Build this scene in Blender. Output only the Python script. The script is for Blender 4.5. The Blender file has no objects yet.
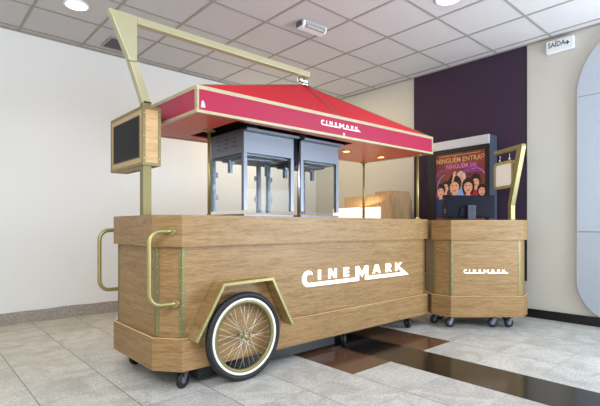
import bpy, bmesh, math, random
from mathutils import Vector, Matrix
random.seed(7)
R = math.radians
SC = bpy.context.scene
COL = SC.collection

# ------------------------------------------------------------------ camera
YAW = 0.8389
EYE = 1.0577
FPX = 440.93
cam = bpy.data.cameras.new('camera')
cam.sensor_width = 36.0
cam.lens = FPX / 600 * 36.0
cam.shift_y = (226.36 - 203.0) / 600
cam_o = bpy.data.objects.new('camera', cam)
cam_o.location = (0, 0, EYE)
cam_o.rotation_euler = (R(90), 0, YAW - R(90))
COL.objects.link(cam_o)
SC.camera = cam_o

# ------------------------------------------------------------------ world, lights, exposure
world = bpy.data.worlds.new('world')
SC.world = world
world.use_nodes = True
bg = world.node_tree.nodes['Background']
bg.inputs[0].default_value = (0.93, 0.97, 1.0, 1)
bg.inputs[1].default_value = 1.0

def area(name, loc, target, sx, sy, power, col, spread=180):
    l = bpy.data.lights.new(name, 'AREA')
    l.shape = 'RECTANGLE'; l.size = sx; l.size_y = sy
    l.energy = power; l.color = col; l.spread = R(spread)
    o = bpy.data.objects.new(name, l)
    o.location = loc
    o.rotation_euler = (Vector(target) - Vector(loc)).to_track_quat('-Z', 'Y').to_euler()
    COL.objects.link(o)
    return o

# daylight from the glazed shopfront behind the camera
area('shopfront_daylight', (0.6, -3.0, 1.7), (1.6, 3.0, 1.0), 5.0, 2.4, 82, (0.92, 0.97, 1.0))
# daylight from the glazed side on the right, beyond the arched panel
area('side_daylight', (5.0, -0.9, 1.2), (4.3, 1.0, 3.1), 1.8, 1.6, 230, (0.78, 0.90, 1.0))
# room lamps over the foyer behind and to the left of the camera
area('foyer_lamps', (-0.6, 0.6, 3.1), (0.6, 3.6, 0.6), 2.4, 2.4, 185, (0.97, 0.98, 1.0))
area('corner_lamps', (4.0, 4.6, 3.1), (4.2, 4.6, 0.0), 1.2, 1.0, 34, (1.0, 0.76, 0.46))

SC.view_settings.view_transform = 'Standard'
SC.view_settings.look = 'None'
SC.view_settings.gamma = 1
SC.view_settings.exposure = 0.0
SC.view_settings.use_curve_mapping = False

# ------------------------------------------------------------------ material helpers
def new_mat(name):
    m = bpy.data.materials.new(name); m.use_nodes = True
    nt = m.node_tree
    return m, nt, nt.nodes['Principled BSDF']

def lin(c):
    return tuple(((v / 255) / 12.92 if v / 255 <= .04045 else ((v / 255 + .055) / 1.055) ** 2.4) for v in c) + (1,)

def plain(name, rgb, rough=0.5, metal=0.0, noise=0.04, nscale=8, coat=0, spec=0.5, bump=0, trans=0, emit=0, emit_rgb=None, ior=1.45):
    m, nt, b = new_mat(name)
    c = lin(rgb)
    tc = nt.nodes.new('ShaderNodeTexCoord')
    n = nt.nodes.new('ShaderNodeTexNoise'); n.inputs['Scale'].default_value = nscale; n.inputs['Detail'].default_value = 4
    nt.links.new(tc.outputs['Object'], n.inputs['Vector'])
    mx = nt.nodes.new('ShaderNodeMixRGB')
    mx.inputs[1].default_value = tuple(max(0, v * (1 - noise)) for v in c[:3]) + (1,)
    mx.inputs[2].default_value = tuple(min(1, v * (1 + noise)) for v in c[:3]) + (1,)
    nt.links.new(n.outputs['Fac'], mx.inputs[0])
    nt.links.new(mx.outputs[0], b.inputs['Base Color'])
    b.inputs['Roughness'].default_value = rough
    b.inputs['Metallic'].default_value = metal
    b.inputs['Specular IOR Level'].default_value = spec
    b.inputs['Coat Weight'].default_value = coat
    b.inputs['Coat Roughness'].default_value = 0.08
    b.inputs['Transmission Weight'].default_value = trans
    b.inputs['IOR'].default_value = ior
    if bump:
        bp = nt.nodes.new('ShaderNodeBump'); bp.inputs['Strength'].default_value = bump; bp.inputs['Distance'].default_value = .002
        n2 = nt.nodes.new('ShaderNodeTexNoise'); n2.inputs['Scale'].default_value = nscale * 20
        nt.links.new(tc.outputs['Object'], n2.inputs['Vector'])
        nt.links.new(n2.outputs['Fac'], bp.inputs['Height']); nt.links.new(bp.outputs[0], b.inputs['Normal'])
    if emit:
        b.inputs['Emission Color'].default_value = lin(emit_rgb or rgb)
        b.inputs['Emission Strength'].default_value = emit
    return m

def oak(name, dark, mid, light, stretch=(1.3, 1.3, 16), rough=0.45):
    """oak veneer, grain along the axis with the small stretch factor"""
    m, nt, b = new_mat(name)
    N = nt.nodes; L = nt.links
    tc = N.new('ShaderNodeTexCoord')
    mp = N.new('ShaderNodeMapping'); mp.inputs['Scale'].default_value = stretch
    L.new(tc.outputs['Object'], mp.inputs['Vector'])
    n1 = N.new('ShaderNodeTexNoise'); n1.inputs['Scale'].default_value = 2.2; n1.inputs['Detail'].default_value = 6; n1.inputs['Distortion'].default_value = .9
    L.new(mp.outputs[0], n1.inputs['Vector'])
    n2 = N.new('ShaderNodeTexNoise'); n2.inputs['Scale'].default_value = 13; n2.inputs['Detail'].default_value = 5; n2.inputs['Distortion'].default_value = .3
    L.new(mp.outputs[0], n2.inputs['Vector'])
    ad = N.new('ShaderNodeMath'); ad.operation = 'MULTIPLY_ADD'; ad.inputs[1].default_value = .55
    L.new(n2.outputs['Fac'], ad.inputs[0])
    mu = N.new('ShaderNodeMath'); mu.operation = 'MULTIPLY'; mu.inputs[1].default_value = .5
    L.new(n1.outputs['Fac'], mu.inputs[0]); L.new(mu.outputs[0], ad.inputs[2])
    cr = N.new('ShaderNodeValToRGB')
    cr.color_ramp.elements[0].position = .36; cr.color_ramp.elements[0].color = lin(dark)
    cr.color_ramp.elements[1].position = .70; cr.color_ramp.elements[1].color = lin(light)
    e = cr.color_ramp.elements.new(.50); e.color = lin(mid)
    L.new(ad.outputs[0], cr.inputs[0]); L.new(cr.outputs[0], b.inputs['Base Color'])
    b.inputs['Roughness'].default_value = rough
    b.inputs['Specular IOR Level'].default_value = .35
    bp = N.new('ShaderNodeBump'); bp.inputs['Strength'].default_value = .12; bp.inputs['Distance'].default_value = .001
    L.new(n2.outputs['Fac'], bp.inputs['Height']); L.new(bp.outputs[0], b.inputs['Normal'])
    return m

M = {}
M['wood'] = oak('oak_veneer', (118, 89, 53), (145, 114, 74), (164, 135, 94))
M['wood_light'] = oak('pale_oak_veneer', (164, 132, 92), (190, 156, 112), (206, 176, 134), stretch=(1.3, 1.3, 24))
M['wood_up'] = oak('oak_veneer_upright', (150, 118, 80), (186, 154, 114), (206, 176, 136), stretch=(16, 16, 1.3))
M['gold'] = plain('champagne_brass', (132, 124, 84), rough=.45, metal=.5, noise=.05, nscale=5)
M['gold_sat'] = plain('brushed_brass', (160, 150, 100), rough=.38, metal=.65, noise=.05, nscale=5)
M['gold_highlit'] = plain('highlit_mast_brass', (184, 179, 146), rough=.38, metal=.55, noise=.03, nscale=5)  # upper mast metal, ceiling light highlight put into the paler colour
M['trim_pale'] = plain('pale_metal_trim', (186, 176, 144), rough=.4, metal=.35, noise=.04, nscale=5)
M['steel'] = plain('stainless_steel', (120, 125, 136), rough=.38, metal=.5, noise=.05, nscale=4)
M['chrome'] = plain('polished_chrome', (220, 222, 226), rough=.12, metal=1, noise=.02)
M['steel_dark'] = plain('dark_sheet_metal', (110, 112, 120), rough=.4, metal=.7)  # darker grey sheet metal in one even colour
M['red'] = plain('crimson_laminate', (160, 26, 64), rough=.38, noise=.04, nscale=3)
M['red_roof'] = plain('red_canvas_roof', (198, 28, 46), rough=.6, noise=.05, nscale=3)
M['soffit'] = plain('coral_red_soffit', (204, 72, 46), rough=.35, noise=.03, nscale=3)
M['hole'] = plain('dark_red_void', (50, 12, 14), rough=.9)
M['rubber'] = plain('black_rubber', (24, 25, 28), rough=.55, bump=.2)
M['black'] = plain('black_plastic', (18, 18, 20), rough=.35)
M['screenblack'] = plain('matt_black_screen', (30, 30, 32), rough=.45, spec=.1)
M['white'] = plain('white_plastic', (226, 228, 232), rough=.45, noise=.01)
M['whitewall'] = plain('white_wheel_wall', (236, 236, 232), rough=.5, noise=.01)
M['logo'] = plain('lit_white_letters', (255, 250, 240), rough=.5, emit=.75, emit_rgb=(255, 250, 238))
M['logo_red'] = plain('white_vinyl_letters', (250, 225, 225), rough=.5, emit=.15, emit_rgb=(255, 240, 240))
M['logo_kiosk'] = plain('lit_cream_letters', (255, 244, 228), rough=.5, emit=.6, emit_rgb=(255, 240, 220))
M['led'] = plain('warm_light_strip', (255, 226, 180), rough=.5, emit=.28, emit_rgb=(255, 196, 130))
M['ledge'] = plain('lit_ledge_strip', (255, 230, 190), rough=.5, emit=.6, emit_rgb=(255, 214, 160))
M['lamp'] = plain('lamp_glow', (255, 250, 240), rough=.5, emit=6, emit_rgb=(255, 246, 232))
M['spot'] = plain('warm_spot_glow', (255, 230, 180), rough=.5, emit=5, emit_rgb=(255, 205, 130))
M['glass'] = plain('clear_glass', (244, 248, 250), rough=.02, noise=0, trans=1, ior=1.12)
M['screw'] = plain('screw_steel', (235, 235, 228), rough=.3, metal=.6)

# ------------------------------------------------------------------ mesh helpers
class MB:
    def __init__(s):
        s.bm = bmesh.new(); s.mi = 0
    def _fin(s, fs, smooth=False):
        for f in fs:
            f.material_index = s.mi; f.smooth = smooth
    def box(s, x0, x1, y0, y1, z0, z1, bev=0):
        v = [s.bm.verts.new(p) for p in ((x0, y0, z0), (x1, y0, z0), (x1, y1, z0), (x0, y1, z0), (x0, y0, z1), (x1, y0, z1), (x1, y1, z1), (x0, y1, z1))]
        fs = [s.bm.faces.new([v[i] for i in q]) for q in ((3, 2, 1, 0), (4, 5, 6, 7), (0, 1, 5, 4), (1, 2, 6, 5), (2, 3, 7, 6), (3, 0, 4, 7))]
        s._fin(fs)
        if bev:
            es = {e for f in fs for e in f.edges}
            r = bmesh.ops.bevel(s.bm, geom=list(es), offset=bev, segments=2, affect='EDGES', profile=.5)
            s._fin(r['faces'])
        return s
    def prism(s, poly, d0, d1, ax='z', bev=0):
        """poly in the plane across axis ax. ax z: (x,y); ax y: (x,z); ax x: (y,z)"""
        def P(p, d):
            return {'z': (p[0], p[1], d), 'y': (p[0], d, p[1]), 'x': (d, p[0], p[1])}[ax]
        a = [s.bm.verts.new(P(p, d0)) for p in poly]; b = [s.bm.verts.new(P(p, d1)) for p in poly]
        n = len(poly)
        fs = [s.bm.faces.new(a[::-1]), s.bm.faces.new(b)]
        fs += [s.bm.faces.new((a[i], a[(i + 1) % n], b[(i + 1) % n], b[i])) for i in range(n)]
        s._fin(fs)
        if bev:
            es = {e for f in fs for e in f.edges}
            r = bmesh.ops.bevel(s.bm, geom=list(es), offset=bev, segments=2, affect='EDGES', profile=.5)
            s._fin(r['faces'])
        return s
    def ring(s, outer, inner, d0, d1, ax='z'):
        def P(p, d):
            return {'z': (p[0], p[1], d), 'y': (p[0], d, p[1]), 'x': (d, p[0], p[1])}[ax]
        n = len(outer)
        V = [[s.bm.verts.new(P(p, d)) for p in L] for L, d in ((outer, d0), (outer, d1), (inner, d0), (inner, d1))]
        fs = []
        for i in range(n):
            j = (i + 1) % n
            fs += [s.bm.faces.new((V[0][i], V[0][j], V[1][j], V[1][i])), s.bm.faces.new((V[2][i], V[3][i], V[3][j], V[2][j])),
                   s.bm.faces.new((V[1][i], V[1][j], V[3][j], V[3][i])), s.bm.faces.new((V[0][i], V[2][i], V[2][j], V[0][j]))]
        s._fin(fs); return s
    def bar(s, a, b, w, h, up=(0, 0, 1)):
        a = Vector(a); b = Vector(b); d = (b - a).normalized(); u = Vector(up)
        sd = d.cross(u)
        if sd.length < 1e-4: sd = d.cross(Vector((1, 0, 0)))
        sd.normalize(); u = sd.cross(d)
        v = []
        for p in (a, b):
            for sx, sz in ((-1, -1), (1, -1), (1, 1), (-1, 1)):
                v.append(s.bm.verts.new(p + sd * w / 2 * sx + u * h / 2 * sz))
        fs = [s.bm.faces.new([v[i] for i in q]) for q in ((3, 2, 1, 0), (4, 5, 6, 7), (0, 1, 5, 4), (1, 2, 6, 5), (2, 3, 7, 6), (3, 0, 4, 7))]
        s._fin(fs); return s
    def tube(s, pts, r, n=12, closed=False):
        pts = [Vector(p) for p in pts]; m = len(pts); rings = []
        prev = None
        for i, p in enumerate(pts):
            if closed: d = (pts[(i + 1) % m] - pts[i - 1]).normalized()
            else: d = (pts[min(i + 1, m - 1)] - pts[max(i - 1, 0)]).normalized()
            if prev is None:
                u = d.orthogonal().normalized()
            else:
                u = (prev - d * prev.dot(d)).normalized()
            prev = u; w = d.cross(u)
            rr = r[i] if isinstance(r, (list, tuple)) else r
            rings.append([s.bm.verts.new(p + (u * math.cos(2 * math.pi * k / n) + w * math.sin(2 * math.pi * k / n)) * rr) for k in range(n)])
        fs = []
        for i in range(m if closed else m - 1):
            A = rings[i]; B = rings[(i + 1) % m]
            fs += [s.bm.faces.new((A[k], A[(k + 1) % n], B[(k + 1) % n], B[k])) for k in range(n)]
        s._fin(fs, True)
        if not closed:
            s._fin([s.bm.faces.new(rings[0][::-1]), s.bm.faces.new(rings[-1])])
        return s
    def cyl(s, a, b, r, n=20):
        return s.tube([a, b], r, n)
    def lathe(s, prof, c, axis='z', n=24):
        """prof: list of (radius, height) along axis"""
        c = Vector(c); rings = []
        for r, h in prof:
            ring = []
            for k in range(n):
                t = 2 * math.pi * k / n; a, b = math.cos(t) * r, math.sin(t) * r
                p = {'z': (a, b, h), 'y': (a, h, b), 'x': (h, a, b)}[axis]
                ring.append(s.bm.verts.new(c + Vector(p)))
            rings.append(ring)
        fs = []
        for A, B in zip(rings, rings[1:]):
            fs += [s.bm.faces.new((A[k], A[(k + 1) % n], B[(k + 1) % n], B[k])) for k in range(n)]
        s._fin(fs, True)
        s._fin([s.bm.faces.new(rings[0][::-1]), s.bm.faces.new(rings[-1])])
        return s
    def quad(s, *p):
        s._fin([s.bm.faces.new([s.bm.verts.new(q) for q in p])]); return s
    def studs(s, pts, r=.003):
        for p in pts:
            bmesh.ops.create_icosphere(s.bm, subdivisions=1, radius=r, matrix=Matrix.Translation(p))
        return s
    def build(s, name, mats, parent=None, label=None):
        bmesh.ops.recalc_face_normals(s.bm, faces=s.bm.faces[:])
        me = bpy.data.meshes.new(name); s.bm.to_mesh(me); s.bm.free()
        for m in (mats if isinstance(mats, (list, tuple)) else [mats]): me.materials.append(M[m] if isinstance(m, str) else m)
        o = bpy.data.objects.new(name, me); COL.objects.link(o)
        if parent: o.parent = parent
        if label: o['label'] = label
        return o

def tag(o, label, cat, group=None):
    o['label'] = label; o['category'] = cat
    if group: o['group'] = group
    return o
def thing(name, label, cat, loc=(0, 0, 0), rz=0, group=None):
    o = bpy.data.objects.new(name, None); COL.objects.link(o)
    o.location = loc; o.rotation_euler = (0, 0, rz); o.empty_display_size = .1
    return tag(o, label, cat, group)
def struct(o):
    o['kind'] = 'structure'; return o
def inset(poly, d):
    """inset a convex counter-clockwise polygon by d"""
    n = len(poly); L = []
    for i in range(n):
        a = Vector(poly[i]); b = Vector(poly[(i + 1) % n]); t = (b - a).normalized(); nn = Vector((-t.y, t.x))
        L.append((a + nn * d, t))
    out = []
    for i in range(n):
        p, t = L[i - 1]; q, u = L[i]
        den = t.x * u.y - t.y * u.x
        k = ((q.x - p.x) * u.y - (q.y - p.y) * u.x) / den
        out.append((p.x + t.x * k, p.y + t.y * k))
    return out
SCREW = {}
def screws(parent, pts, mat='screw', r=.003):
    """one small dome-head screw per point, copies of one mesh"""
    key = (mat, r)
    if key not in SCREW:
        m = MB(); m.studs([(0, 0, 0)], r); o = m.build('screw', mat, parent); SCREW[key] = o.data; o.location = pts[0]; pts = pts[1:]
    for p in pts:
        o = bpy.data.objects.new('screw', SCREW[key]); COL.objects.link(o); o.parent = parent; o.location = p
def text_mesh(body, size, extrude=.001, bold=0.0, spacing=1.0):
    cu = bpy.data.curves.new('lettering', 'FONT'); cu.body = body; cu.size = size; cu.extrude = extrude; cu.offset = bold
    cu.align_x = 'CENTER'; cu.align_y = 'CENTER'; cu.space_character = spacing
    o = bpy.data.objects.new('lettering', cu); COL.objects.link(o)
    bpy.context.view_layer.update()
    me = bpy.data.meshes.new_from_object(o.evaluated_get(bpy.context.evaluated_depsgraph_get()))
    bpy.data.objects.remove(o); bpy.data.curves.remove(cu)
    return me
def text_obj(name, body, size, mat, parent, loc, rot=(R(90), 0, 0), sx=1.0, bold=0.0, spacing=1.0, extrude=.0006):
    me = text_mesh(body, size, extrude, bold, spacing); me.materials.clear(); me.materials.append(mat if not isinstance(mat, str) else M[mat])
    o = bpy.data.objects.new(name, me); COL.objects.link(o); o.parent = parent
    o.location = loc; o.rotation_euler = rot; o.scale = (sx, 1, 1)
    return o

# ------------------------------------------------------------------ the room
XW, YW, H = 5.441, 5.625, 3.1834
X0, Y0 = -3.2, -3.6
FX, FDX, FY, FDY = 2.835, .4475, 2.092, .4525

def floor_material():
    m, nt, b = new_mat('granite_floor_tiles')
    N = nt.nodes; L = nt.links
    def math_(op, a, b_=None, c=None):
        n = N.new('ShaderNodeMath'); n.operation = op
        for i, v in enumerate((a, b_, c)):
            if v is None: continue
            if isinstance(v, (int, float)): n.inputs[i].default_value = v
            else: L.new(v, n.inputs[i])
        return n.outputs[0]
    def mix(f, a, b_):
        n = N.new('ShaderNodeMixRGB')
        for i, v in enumerate((f, a, b_)):
            if isinstance(v, (int, float)): n.inputs[i].default_value = v
            elif isinstance(v, tuple): n.inputs[i].default_value = v
            else: L.new(v, n.inputs[i])
        return n.outputs[0]
    tc = N.new('ShaderNodeTexCoord'); sp = N.new('ShaderNodeSeparateXYZ'); L.new(tc.outputs['Object'], sp.inputs[0])
    x, y = sp.outputs[0], sp.outputs[1]
    u = math_('DIVIDE', math_('SUBTRACT', x, FX), FDX); v = math_('DIVIDE', math_('SUBTRACT', y, FY), FDY)
    du = math_('MULTIPLY', math_('ABSOLUTE', math_('SUBTRACT', u, math_('ROUND', u))), FDX)
    dv = math_('MULTIPLY', math_('ABSOLUTE', math_('SUBTRACT', v, math_('ROUND', v))), FDY)
    line = math_('MAXIMUM', math_('LESS_THAN', du, .0028), math_('MULTIPLY', math_('LESS_THAN', dv, .0017), .6))
    def rng(c, a, b_): return math_('MULTIPLY', math_('GREATER_THAN', c, a), math_('LESS_THAN', c, b_))
    black = rng(x, FX, FX + FDX)
    brown = math_('MULTIPLY', rng(x, FX - FDX, FX + 2 * FDX + .012), rng(y, FY, FY + 2 * FDY))
    # per-tile tone
    cb = N.new('ShaderNodeCombineXYZ'); L.new(math_('FLOOR', u), cb.inputs[0]); L.new(math_('FLOOR', v), cb.inputs[1])
    wn = N.new('ShaderNodeTexWhiteNoise'); L.new(cb.outputs[0], wn.inputs['Vector'])
    # granite
    n1 = N.new('ShaderNodeTexNoise'); n1.inputs['Scale'].default_value = 3.5; n1.inputs['Detail'].default_value = 5; n1.inputs['Distortion'].default_value = 1.5
    ofs = N.new('ShaderNodeVectorMath'); ofs.operation = 'MULTIPLY_ADD'; ofs.inputs[1].default_value = (3.1, 1.7, 2.3)
    L.new(wn.outputs['Color'], ofs.inputs[0]); L.new(tc.outputs['Object'], ofs.inputs[2])
    L.new(ofs.outputs[0], n1.inputs['Vector'])
    n2 = N.new('ShaderNodeTexNoise'); n2.inputs['Scale'].default_value = 90; n2.inputs['Detail'].default_value = 3
    L.new(tc.outputs['Object'], n2.inputs['Vector'])
    n3 = N.new('ShaderNodeTexNoise'); n3.inputs['Scale'].default_value = 38; n3.inputs['Detail'].default_value = 4
    L.new(tc.outputs['Object'], n3.inputs['Vector'])
    cr = N.new('ShaderNodeValToRGB'); L.new(n1.outputs['Fac'], cr.inputs[0])
    cr.color_ramp.elements[0].position = .32; cr.color_ramp.elements[0].color = lin((184, 183, 179))
    cr.color_ramp.elements[1].position = .62; cr.color_ramp.elements[1].color = lin((212, 212, 209))
    s1 = N.new('ShaderNodeMapRange'); L.new(n2.outputs['Fac'], s1.inputs[0]); s1.inputs[1].default_value = .38; s1.inputs[2].default_value = .5
    s1.inputs[3].default_value = .70; s1.inputs[4].default_value = 1.02
    s2 = N.new('ShaderNodeMapRange'); L.new(n3.outputs['Fac'], s2.inputs[0]); s2.inputs[1].default_value = .3; s2.inputs[2].default_value = .7
    s2.inputs[3].default_value = .84; s2.inputs[4].default_value = 1.1
    s3 = N.new('ShaderNodeMapRange'); L.new(wn.outputs['Value'], s3.inputs[0]); s3.inputs[3].default_value = .93; s3.inputs[4].default_value = 1.04
    k = math_('MULTIPLY', math_('MULTIPLY', s1.outputs[0], s2.outputs[0]), s3.outputs[0])
    vm = N.new('ShaderNodeVectorMath'); vm.operation = 'SCALE'; L.new(cr.outputs[0], vm.inputs[0]); L.new(k, vm.inputs['Scale'])
    # the stone by the left wall is a warmer beige
    warm = N.new('ShaderNodeMapRange'); L.new(math_('SUBTRACT', y, math_('MULTIPLY', x, .8)), warm.inputs[0]); warm.inputs[1].default_value = 1.4; warm.inputs[2].default_value = 3.6
    wm = N.new('ShaderNodeMixRGB'); wm.blend_type = 'MULTIPLY'; L.new(warm.outputs[0], wm.inputs[0]); L.new(vm.outputs[0], wm.inputs[1]); wm.inputs[2].default_value = (1.0, .95, .82, 1)
    col = wm.outputs[0]
    br = mix(n3.outputs['Fac'], lin((74, 50, 38)), lin((112, 82, 64)))
    col = mix(brown, col, br)
    col = mix(black, col, mix(n3.outputs['Fac'], lin((14, 13, 13)), lin((40, 36, 34))))
    col = mix(math_('MULTIPLY', line, .85), col, lin((52, 48, 44)))
    L.new(col, b.inputs['Base Color'])
    dk = math_('MAXIMUM', black, brown)
    rr = N.new('ShaderNodeMapRange'); L.new(dk, rr.inputs[0]); rr.inputs[3].default_value = .30; rr.inputs[4].default_value = .10
    L.new(math_('ADD', rr.outputs[0], math_('MULTIPLY', n3.outputs['Fac'], .08)), b.inputs['Roughness'])
    b.inputs['Specular IOR Level'].default_value = .5
    return m

struct(MB().box(X0, XW + .2, Y0, YW + .2, -.1, 0).build('floor', floor_material()))
M['tile'] = plain('ceiling_tile', (200, 197, 198), rough=.9, noise=.03, nscale=3, bump=.3)
M['tbar'] = plain('ceiling_grid_bar', (156, 151, 146), rough=.6, noise=.03)
struct(MB().box(X0, XW + .2, Y0, YW + .2, H + .006, H + .1).build('ceiling', 'tile'))
g = MB(); a = .625; b_ = .620; gx, gy = .9293, 4.8938; w = .012
i = math.ceil((X0 - gx) / a)
while gx + i * a < XW - .03:
    x = gx + i * a; g.box(x - w, x + w, Y0, YW, H, H + .0055); i += 1
j = math.ceil((Y0 - gy) / b_)
while gy + j * b_ < YW - .03:
    y = gy + j * b_; g.box(X0, XW, y - w, y + w, H - .0006, H + .0049); j += 1
g.box(X0, XW, YW - .03, YW, H - .008, H + .004); g.box(XW - .03, XW, Y0, YW - .03, H - .008, H + .004)
struct(g.build('trim_1', 'tbar'))
M['wall_w'] = plain('white_wall_paint', (232, 234, 234), rough=.75, noise=.02, nscale=1.2, bump=.1)
M['wall_c'] = plain('cream_wall_paint', (196, 194, 185), rough=.75, noise=.02, nscale=1.2, bump=.1)
struct(MB().box(X0, XW + .2, YW, YW + .2, 0, H + .1).build('wall_back', 'wall_w'))
struct(MB().box(XW, XW + .2, -.6, YW, 0, H + .1).build('wall_right', 'wall_c'))

struct(MB().box(X0 - .2, X0, Y0, YW + .2, 0, H + .1).build('wall_left_blocker', 'wall_w'))  # unseen wall, added to block world light from the cart's left end

def granite_skirt():
    m, nt, b = new_mat('rough_granite')
    N = nt.nodes; L = nt.links
    tc = N.new('ShaderNodeTexCoord')
    n = N.new('ShaderNodeTexNoise'); n.inputs['Scale'].default_value = 70; n.inputs['Detail'].default_value = 4
    L.new(tc.outputs['Object'], n.inputs['Vector'])
    c = N.new('ShaderNodeValToRGB'); L.new(n.outputs['Fac'], c.inputs[0])
    c.color_ramp.elements[0].position = .35; c.color_ramp.elements[0].color = lin((134, 128, 121))
    c.color_ramp.elements[1].position = .65; c.color_ramp.elements[1].color = lin((176, 170, 162))
    L.new(c.outputs[0], b.inputs['Base Color']); b.inputs['Roughness'].default_value = .6
    return m
M['skirt'] = granite_skirt()
# stone skirting with its wavy hand-cut top edge
sk = MB(); pts = []; x = X0
while x < XW - .02:
    pts.append((x, .130 + .004 * math.sin(x * 5.1) + .003 * math.sin(x * 13.7 + 1))); x += .07
pts.append((XW, .13))
sk.prism([(X0, 0)] + [(XW, 0)] + pts[::-1], YW - .022, YW, 'y')
struct(sk.build('baseboard_back', 'skirt'))
M['blackgranite'] = plain('black_granite', (22, 20, 20), rough=.2, noise=.2, nscale=60)
struct(MB().box(XW - .02, XW, -.6, YW - .022, 0, .1, bev=.003).build('baseboard_right', 'blackgranite'))

# purple fabric panel on the right wall
def fabric():
    m, nt, b = new_mat('dark_purple_fabric')
    N = nt.nodes; L = nt.links
    tc = N.new('ShaderNodeTexCoord')
    n = N.new('ShaderNodeTexNoise'); n.inputs['Scale'].default_value = 220; L.new(tc.outputs['Object'], n.inputs['Vector'])
    c = N.new('ShaderNodeValToRGB'); L.new(n.outputs['Fac'], c.inputs[0])
    c.color_ramp.elements[0].position = .3; c.color_ramp.elements[0].color = lin((44, 32, 46))
    c.color_ramp.elements[1].position = .7; c.color_ramp.elements[1].color = lin((74, 56, 78))
    L.new(c.outputs[0], b.inputs['Base Color']); b.inputs['Roughness'].default_value = .95
    b.inputs['Specular IOR Level'].default_value = .15
    b.inputs['Sheen Weight'].default_value = .1
    bp = N.new('ShaderNodeBump'); bp.inputs['Distance'].default_value = .002; L.new(n.outputs['Fac'], bp.inputs['Height']); L.new(bp.outputs[0], b.inputs['Normal'])
    return m
M['purple'] = fabric()
pp = thing('wall_panel', 'tall dark purple fabric panel on the cream wall behind the movie poster', 'wall panel', (XW - .01, 2.84, .418))
MB().box(-.010, .0095, 2.082 - 2.84, 3.60 - 2.84, 0, H - .009 - .418, bev=.003).build('fabric_face', 'purple', pp)
MB().box(-.008, .0095, 2.068 - 2.84, 2.081 - 2.84, 0, H - .009 - .418).build('edge_strip', 'black', pp)

# arched pale panel at the right edge
def arch_poly(zc0, zc1, yl, yr, r0, r1):
    p = []
    for k in range(13):
        t = k / 12 * math.pi / 2; p.append((yl - r1 + r1 * math.cos(t), zc1 + r1 * math.sin(t)))
    return p
M['pale'] = plain('pale_blue_white_panel', (174, 182, 193), rough=.35, noise=.015, nscale=2)
M['pale2'] = plain('pale_grey_white_panel', (168, 176, 187), rough=.35, noise=.015, nscale=2)
ap = thing('arched_wall_panel', 'pale blue-white panel with big rounded corners on the cream wall', 'wall panel', (XW - .02, 1.0, .05))
yl, yr = .541, -1.25
crown = [(yl - .62 + .62 * math.cos(k / 14 * math.pi / 2), 2.40 + .70 * math.sin(k / 14 * math.pi / 2)) for k in range(15)] + [(yr + .62 - .62 * math.sin(k / 14 * math.pi / 2), 2.40 + .70 * math.cos(k / 14 * math.pi / 2)) for k in range(15)]
MB().prism(crown, -.03, 0.0, 'x', bev=.003).build('upper_section', 'pale', ap)
MB().prism([(yl, .952), (yl, 2.397), (yr, 2.397), (yr, .952)], -.03, 0.0, 'x', bev=.003).build('middle_section', 'pale', ap)
low = [(yl, .946)] + [(yr, .946)]
low += [(yr + .43 - .43 * math.cos(k / 12 * math.pi / 2), .43 - .43 * math.sin(k / 12 * math.pi / 2)) for k in range(13)]
low += [(yl - .43 + .43 * math.sin(k / 12 * math.pi / 2), .43 - .43 * math.cos(k / 12 * math.pi / 2)) for k in range(13)]
MB().prism(low, -.036, 0.0, 'x', bev=.003).build('lower_section', 'pale2', ap)
# stand-offs that hold the panel to the wall
so = MB()
for y in (yl - .3, yr + .3):
    for z in (.6, 1.5, 2.4): so.cyl((-.002, y, z), (.0195, y, z), .03)
so.build('mounting_spacer', 'steel_dark', ap)

# ------------------------------------------------------------------ ceiling fittings
def downlight(x, y, r, label):
    t = thing('ceiling_downlight', label, 'ceiling light', (x, y, H), group='round recessed ceiling lights')
    MB().lathe([(r, 0.006), (r, -.006), (r * .93, -.009), (r * .84, -.006), (r * .84, 0.006)], (0, 0, 0), n=32).build('rim', 'white', t)
    MB().lathe([(r * .82, -.0065), (r * .78, -.0075)], (0, 0, 0), n=32).build('diffuser', 'lamp', t)
    l = bpy.data.lights.new('downlight_lamp', 'SPOT'); l.energy = 22; l.spot_size = R(120); l.spot_blend = .8; l.shadow_soft_size = r * .8; l.color = (1, .95, .88)
    o = bpy.data.objects.new('downlight_lamp', l); COL.objects.link(o); o.parent = t; o.location = (0, 0, -.03)
    return t
downlight(1.233, 4.585, .115, 'round recessed ceiling light over the white wall at left')
downlight(3.785, 2.14, .120, 'round recessed ceiling light over the cart and kiosk')

t = thing('air_vent', 'small square dark air vent in the ceiling beside the white wall', 'air vent', (1.87, 5.25, H))
MB().ring([(-.15, -.17), (.13, -.17), (.13, .17), (-.15, .17)], [(-.13, -.15), (.11, -.15), (.11, .15), (-.13, .15)], -.01, .004).build('frame', 'tbar', t)
v = MB()
for k in range(13): v.bar((-.13, -.14 + k * .0235, -.003), (.11, -.14 + k * .0235, -.003), .010, .003, up=(0, .5, 1))
v.build('louvre', 'steel_dark', t)
MB().box(-.13, .11, -.15, .15, .001, .004).build('backing', 'black', t)

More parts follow.
